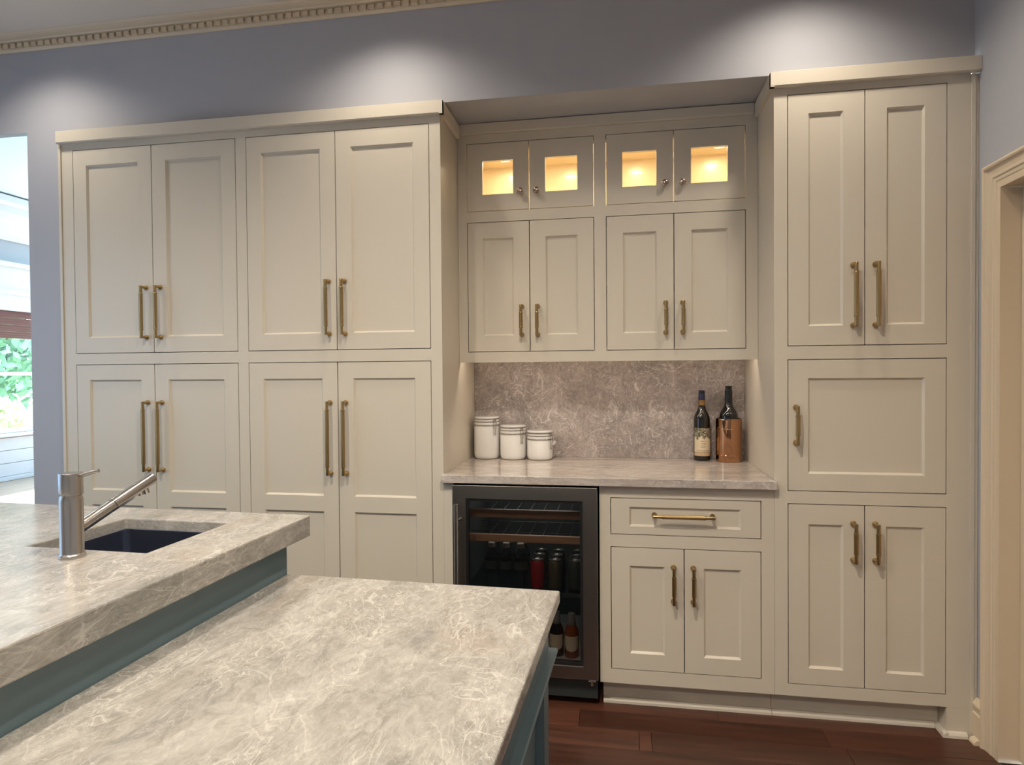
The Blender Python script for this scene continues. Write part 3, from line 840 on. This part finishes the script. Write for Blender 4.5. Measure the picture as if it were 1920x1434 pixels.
WB = {(-.314, .11): 'front-row clear water bottle against the fridge side wall', (-.2515, .11): 'clear water bottle in the middle of the front-row trio in the fridge',
      (-.189, .11): 'front-row clear water bottle right beside the red can', (-.314, .19): 'second-row clear water bottle against the fridge side wall',
      (-.2515, .19): 'second-row clear water bottle behind the middle front bottle', (-.189, .19): 'second-row clear water bottle behind the bottle beside the red can'}
for (x, yy), lb in WB.items(): water(x, yy, SHZ + .0005, lb, 'clear bottles in the beverage fridge')
CANS = [(-.118, .11, REDCAN, 'red drink can next to the clear bottles in the fridge'), (-.043, .11, GOLDCAN, 'dark drink can with gold print beside the red can in the fridge'),
        (.040, .11, GREYCAN, 'grey front-row drink can at the hinge side of the fridge'),
        (-.118, .185, GREYCAN, 'dark can directly behind the red can in the fridge'), (-.118, .26, GREYCAN, 'dark can at the end of the row behind the red can'),
        (-.043, .185, GREYCAN, 'dark can directly behind the gold-printed can'), (-.043, .26, GREYCAN, 'dark can at the end of the row behind the gold-printed can'),
        (.040, .185, GREYCAN, 'dark can directly behind the grey hinge-side can'), (.040, .26, GREYCAN, 'dark can at the end of the row behind the grey hinge-side can')]
for x, yy, mt_, lb in CANS: can(x, yy, SHZ + .0005, mt_, lb, 'drink cans in the beverage fridge')


def beer(x, y, z, glassm, label):
    t = thing('drink_bottle', (x, y, z), label, 'bottle')
    bm = B(); lathe(bm, [(.026, 0), (.0295, .005), (.0300, .095), (.026, .115), (.015, .135), (.0125, .16), (.0125, .178)], x, y, z, 26); obj('glass', bm, glassm, t, smooth=40)
    bm = B(); lathe(bm, [(.0150, .128), (.0175, .136), (.0172, .150), (.0140, .166), (.0138, .1785), (.004, .182)], x, y, z, 22); obj('foil_cap', bm, DULLCAP, t, smooth=40)
    bm = B()
    # round-bottomed paper label
    n = 14
    tops, bots = [], []
    for i in range(n + 1):
        a = -1.05 + 2.1 * i / n; u = (2 * i / n - 1)
        zlo = .030 + .022 * (1 - math.sqrt(max(0, 1 - u * u)))
        p = (x + .0304 * math.sin(a), y - .0304 * math.cos(a))
        tops.append(bm.verts.new((*p, z + .092))); bots.append(bm.verts.new((*p, z + zlo)))
    for i in range(n): bm.faces.new([bots[i], bots[i + 1], tops[i + 1], tops[i]])
    obj('label', bm, BEERLABEL, t, smooth=40)


beer(.0255, .090, .1602, AMBER, 'amber bottle with cream label and pale cap on the fridge floor')
beer(-.038, .10, .1602, BOTTLEBK, 'dark bottle with cream label beside the amber bottle on the fridge floor')

# ------------------------------------------------------------------ canisters
def canister(x, y, r, h, label, holder=False, turn=-.75):
    z = CT1 + .0004
    t = thing('storage_canister', (x, y, z), label, 'canister', None)
    bm = B(); hb = h - .046
    lathe(bm, [(r * .80, 0), (r * .90, .002), (r * .975, .010), (r, .022), (r, hb), (r * .985, hb + .002)], x, y, z, 48); obj('body', bm, CERAMIC, t, smooth=50)
    bm = B(); lathe(bm, [(r * 1.008, hb + .0022), (r * 1.022, hb + .0032), (r * 1.022, hb + .0072), (r * 1.008, hb + .0082)], x, y, z, 48); obj('metal_band', bm, CHROME, t, smooth=50)
    bm = B(); lathe(bm, [(r * .985, hb + .0084), (r, hb + .0100), (r, hb + .0175), (r * .985, hb + .0190)], x, y, z, 48); obj('collar', bm, CERAMIC, t, smooth=50)
    bm = B(); lathe(bm, [(r * .99, hb + .0192), (r * 1.010, hb + .0202), (r * 1.010, hb + .0230), (r * .99, hb + .0240)], x, y, z, 48); obj('gasket_ring', bm, CHROME, t, smooth=50)
    bm = B(); lathe(bm, [(r * .985, hb + .0243), (r, hb + .0258), (r * .99, hb + .0318), (r * .975, hb + .0323)], x, y, z, 48); ld = obj('lid', bm, CERAMIC, t, smooth=50)
    bm = B(); lathe(bm, [(r * .98, hb + .0326), (r * 1.008, hb + .0336), (r * 1.008, hb + .0366), (r * .98, hb + .0376)], x, y, z, 48); obj('lid_wire', bm, CHROME, ld, smooth=50)
    bm = B(); lathe(bm, [(r * .97, hb + .0380), (r * .99, hb + .0400), (r * .985, hb + .0440), (r * .93, hb + .046), (r * .5, hb + .0455), (.002, hb + .0453)], x, y, z, 48); obj('lid_top', bm, CERAMIC, ld, smooth=50)
    # wire bail clasp
    bm = B()
    dx, dy = math.cos(turn), math.sin(turn); tx, ty = -dy, dx

    def P(o_, s, zz): return (x + dx * (r + o_) + tx * s, y + dy * (r + o_) + ty * s, z + zz)
    for s in (-.007, .007):
        poly_tube(bm, [P(.003, s, hb + .034), P(.006, s, hb + .020), P(.008, s, hb + .004), P(.006, s, hb - .010)], .0017)
    poly_tube(bm, [P(.006, -.009, hb + .004), P(.006, .009, hb + .004)], .0022)
    poly_tube(bm, [P(.004, -.008, hb + .031), P(.004, .008, hb + .031)], .0022)
    for s in (-.005, .005): poly_tube(bm, [P(.007, s, hb - .008), P(.005, s, hb - .028), P(.004, s * .8, hb - .038)], .0020)
    poly_tube(bm, [P(.0045, -.006, hb - .038), P(.0045, .006, hb - .038)], .0022)
    obj('clasp', bm, CHROME, t, smooth=50)
    if holder:
        bm = B(); hx = x + r * .97; hy = y - r * .1
        poly_tube(bm, [(hx, hy, z + hb - .020), (hx + .009, hy - .001, z + hb - .014), (hx + .012, hy - .001, z + hb - .004)], .0065, 12); obj('spoon_holder', bm, CERAMIC, t, smooth=50)


canister(-.4130, .497, .0615, .203, 'tallest white ceramic canister with wire clasp on the niche counter')
canister(-.2815, .490, .0625, .163, 'medium white ceramic canister between the tallest and shortest canisters')
canister(-.1505, .485, .0620, .138, 'shortest white ceramic canister with a small side spoon holder', True, -.55)

# ------------------------------------------------------------------ wine bottles and cooler
def wine(x, y, z, label, gl, full=True, sc=1.0, fat=1.0):
    t = thing('wine_bottle', (x, y, z), label, 'bottle')
    bm = B(); R_ = .0372 * sc * fat
    lathe(bm, [(R_ * .85, 0), (R_ * .98, .003), (R_, .010), (R_, .190 * sc), (R_ * .95, .203 * sc), (R_ * .80, .218 * sc), (R_ * .58, .231 * sc), (R_ * .44, .244 * sc), (R_ * .385, .262 * sc), (R_ * .37, .320 * sc), (R_ * .30, .322 * sc)], x, y, z, 48)
    obj('glass', bm, gl, t, smooth=50)
    if full:
        bm = B(); lathe(bm, [(R_ * .41, .281), (R_ * .405, .306), (R_ * .36, .3085), (R_ * .37, .322), (R_ * .36, .3255), (.001, .326)], x, y, z, 32); obj('capsule', bm, CAPSULE, t, smooth=40)
        bm = B(); lathe(bm, [(R_ * .425, .256), (R_ * .405, .2805)], x, y, z, 32, cap=False); obj('neck_band', bm, NECK, t, smooth=40)
        bm = B(); n = 24; a0 = -1.25; zl, zh = .023, .152
        lo_, hi_ = [], []
        for i in range(n + 1):
            a = a0 + 2.5 * i / n + .07
            p = (x + (R_ + .0005) * math.sin(a), y - (R_ + .0005) * math.cos(a))
            lo_.append(bm.verts.new((*p, z + zl))); hi_.append(bm.verts.new((*p, z + zh)))
        for i in range(n): bm.faces.new([lo_[i], lo_[i + 1], hi_[i + 1], hi_[i]])
        obj('paper_label', bm, WLABEL, t, smooth=60, origin=(x + .002, y, z + .077), label='cream wine label with a leafy dark band on top')
    else:
        bm = B(); lathe(bm, [(R_ * .40, .262 * sc), (R_ * .392, .309 * sc), (R_ * .33, .312 * sc), (R_ * .33, .324 * sc), (R_ * .38, .326 * sc), (R_ * .38, .331 * sc), (.001, .332 * sc)], x, y, z, 32); obj('capsule', bm, CAPBLACK, t, smooth=40)


wine(.6035, .533, CT1 + .0004, 'olive glass wine bottle with blue capsule and cream leafy label', BOTTLEGL)
KX, KY = .7195, .509
KC = thing('wine_cooler', (KX, KY, CT1 + .0004), 'polished copper wine cooler holding a black bottle on the niche counter', 'wine cooler')
bm = B(); lathe(bm, [(.002, .0135), (.0535, .0135), (.0535, .193), (.0545, .197), (.0570, .197), (.0578, .195), (.0575, .190), (.0575, .006), (.0565, .001), (.054, 0), (.002, 0)], KX, KY, CT1 + .0004, 64)
obj('body', bm, COPPER, KC, smooth=40)
for z in (.150, .030): 
    bm = B(); lathe(bm, [(.0577, z), (.0584, z + .0018), (.0577, z + .0036)], KX, KY, CT1, 64, cap=False); obj('ring', bm, COPPER, KC, smooth=40)
wine(KX + .001, KY + .006, CT1 + .0142, 'black wine bottle with black capsule standing in the copper cooler', BOTTLEBK, False, 1.0, 1.13)

# ------------------------------------------------------------------ island
TH = math.radians(-2.0)
IO = Vector((-.6935, -.7507))
ci, si = math.cos(TH), math.sin(TH)


def I(u, v, z): return (IO.x + u * ci - v * si, IO.y + u * si + v * ci, z)


def irot(bm):
    for v in bm.verts: v.co = Vector(I(v.co.x, v.co.y, v.co.z))
    return bm


VF = -1.62   # near end of the island
SU0, SU1, SV0, SV1 = -.528, -.182, -.441, -.131
bm = B(); plate(bm, -2.35, 0, VF, 0, [(SU0, SU1, SV0, SV1)], .914, .851, XY)
tag(obj('upper_countertop', irot(bm), ISL, bevel=.004), 'thick raised island countertop with the prep sink cut into it', 'countertop')
bm = B(); plate(bm, -.029, .766, VF, -.083, [], .760, .727, XY)
tag(obj('lower_countertop', irot(bm), ISL, bevel=.004), 'lower beige quartzite island countertop with tan patches beside the raised one', 'countertop')

IB = thing('kitchen_island', I(-.6, -.9, 0), 'blue-green painted kitchen island base below two stone countertops', 'island')
bm = B()
# raised part: closed box with an opening for the sink bowl
plate(bm, -2.30, -.030, VF + .03, -.083, [(SU0 - .03, SU1 + .03, SV0 - .03, SV1 + .022)], .8505, .60, XY)
plate(bm, -2.30, -.030, VF + .03, -.083, [], .60, .09, XY)
obj('raised_body', irot(bm), TEAL, IB)
bm = B(); box(bm, -2.24, -.05, VF + .08, -.14, 0, .0895); obj('toe_kick', irot(bm), TEAL, IB)
# lower part: core, apron, moulded ledge, panelled end and back
LU, LV = .735, -.095
bm = B(); box(bm, -.0295, LU - .022, VF + .05, LV - .022, .0, .7265); obj('lower_body', irot(bm), TEAL, IB)
bm = B(); plate(bm, VF + .03, LV, .603, .7265, [], LU - .0215, LU, YZ); box(bm, -.0295, LU - .0215, LV - .0215, LV, .603, .7265); obj('apron', irot(bm), TEAL, IB)
bm = B()
LP = [(0, .574), (.006, .576), (.010, .584), (.020, .588), (.023, .593), (.023, .599), (.020, .6025), (0, .6025)]
a_, b2 = [], []
for (p, z) in LP:
    a_.append([bm.verts.new((LU - .02 + .02 + p, VF + .03, z)), bm.verts.new((LU + p, LV + p, z)), bm.verts.new((-.029, LV + p, z))])
n = len(LP)
for i in range(n):
    for s in range(2): bm.faces.new([a_[i][s], a_[i][s + 1], a_[(i + 1) % n][s + 1], a_[(i + 1) % n][s]])
bm.faces.new([r[0] for r in a_]); bm.faces.new([r[2] for r in a_])
obj('ledge_moulding', irot(bm), TEAL, IB)
bm = B(); plate(bm, VF + .03, LV, .0, .6025, [(VF + .13, (VF + LV) / 2 - .03, .13, .53), ((VF + LV) / 2 + .05, LV - .075, .13, .53)], LU, LU - .0215, YZ); obj('end_frame', irot(bm), TEAL, IB)
bm = B(); plate(bm, -.0295, LU - .0215, .0, .6025, [(.05, .34, .13, .53), (.40, LU - .09, .13, .53)], LV, LV - .0215, XZ); obj('back_frame', irot(bm), TEAL, IB)
bm = B(); box(bm, LU, LU + .014, VF + .03, LV + .014, 0, .10); box(bm, -.0295, LU, LV, LV + .014, 0, .10); obj('base_moulding', irot(bm), TEAL, IB, bevel=.004)

# undermount sink
SK = thing('prep_sink', I((SU0 + SU1) / 2, (SV0 + SV1) / 2, .66), 'undermount stainless prep sink in the raised island countertop', 'sink')
bm = B()


def rrect(u0, u1, v0, v1, r, z, n=6):
    out = []
    for cx, cy, a0 in ((u1 - r, v1 - r, 0), (u0 + r, v1 - r, PI / 2), (u0 + r, v0 + r, PI), (u1 - r, v0 + r, 1.5 * PI)):
        for k_ in range(n + 1):
            a = a0 + PI / 2 * k_ / n; out.append((cx + r * math.cos(a), cy + r * math.sin(a), z))
    return [bm.verts.new(p) for p in out]


e = -.003
R_ = [rrect(SU0 + .0006, SU1 - .0006, SV0 + .0006, SV1 - .0006, .006, .884), rrect(SU0 - e, SU1 + e, SV0 - e, SV1 + e, .018, .882), rrect(SU0 - e, SU1 + e, SV0 - e, SV1 + e, .018, .672),
      rrect(SU0 + .015, SU1 - .015, SV0 + .015, SV1 - .015, .03, .658)]
for A_, C_ in zip(R_, R_[1:]):
    for k_ in range(len(A_)): bm.faces.new([A_[k_], A_[(k_ + 1) % len(A_)], C_[(k_ + 1) % len(A_)], C_[k_]])
bm.faces.new(R_[-1])
obj('bowl', irot(bm), SINK, SK, smooth=40)
bm = B(); cu, cv = (SU0 + SU1) / 2, (SV0 + SV1) / 2
lathe(bm, [(.042, .6585), (.042, .6605), (.030, .6615), (.028, .6600)], cu, cv, 0, 24); obj('drain', irot(bm), CHROME, SK, smooth=40)

# faucet
fx, fy = -1.0385, -1.2425
FA = thing('sink_faucet', (fx, fy, .9145), 'brushed nickel single-lever faucet with angled pull-out spout at the prep sink', 'faucet')
bm = B(); lathe(bm, [(.0275, 0), (.028, .002), (.0275, .007), (.0255, .009), (.0245, .011), (.0245, .134), (.0235, .139), (.0215, .146)], fx, fy, .9145, 48); obj('body', bm, NICKEL, FA, smooth=35)
bm = B()
rg = lathe(bm, [(.0215, .1475), (.0248, .151), (.0248, .196), (.0240, .1975), (.003, .1982)], fx, fy, .9145, 48)
for v in rg[0] + rg[1]: v.co.z -= .0045 * ((v.co.x - fx) / .0248)
cap_ = obj('lever_cap', bm, NICKEL, FA, smooth=35)
bm = B(); tube(bm, (fx + .014, fy + .004, 1.1030), (fx + .064, fy + .012, 1.1165), .0046, n=14); obj('lever', bm, NICKEL, cap_, smooth=40)
S0 = Vector((fx + .002, fy + .014, .978)); S1 = Vector((-1.032, -.988, 1.058))
sd = (S1 - S0).normalized(); Ls = (S1 - S0).length
bm = B(); tube(bm, S0, S0 + sd * (Ls * .42), .0155, n=32); obj('spout_tube', bm, NICKEL, FA, smooth=40)
bm = B(); tube(bm, S0 + sd * (Ls * .425), S0 + sd * (Ls * .985), .0160, n=32); tube(bm, S0 + sd * (Ls * .9851), S1, .0160, .0142, n=32)
sp = obj('spray_head', bm, NICKEL, FA, smooth=40)
dn = Vector((0, 0, -1)) - sd * (-sd.z); dn.normalize()
bm = B(); q = S0 + sd * (Ls * .86); tube(bm, q + dn * .012, q + dn * .026, .0105, n=24); tube(bm, q - sd * .018 + dn * .013, q - sd * .018 + dn * .022, .0068, n=18); obj('aerator', bm, CHROME, sp, smooth=40)
bm = B(); q = S0 + sd * (Ls * .55); tube(bm, q + dn * .0150, q + sd * .035 + dn * .0155, .004, n=10); obj('spray_button', bm, BLACK, sp, smooth=40)
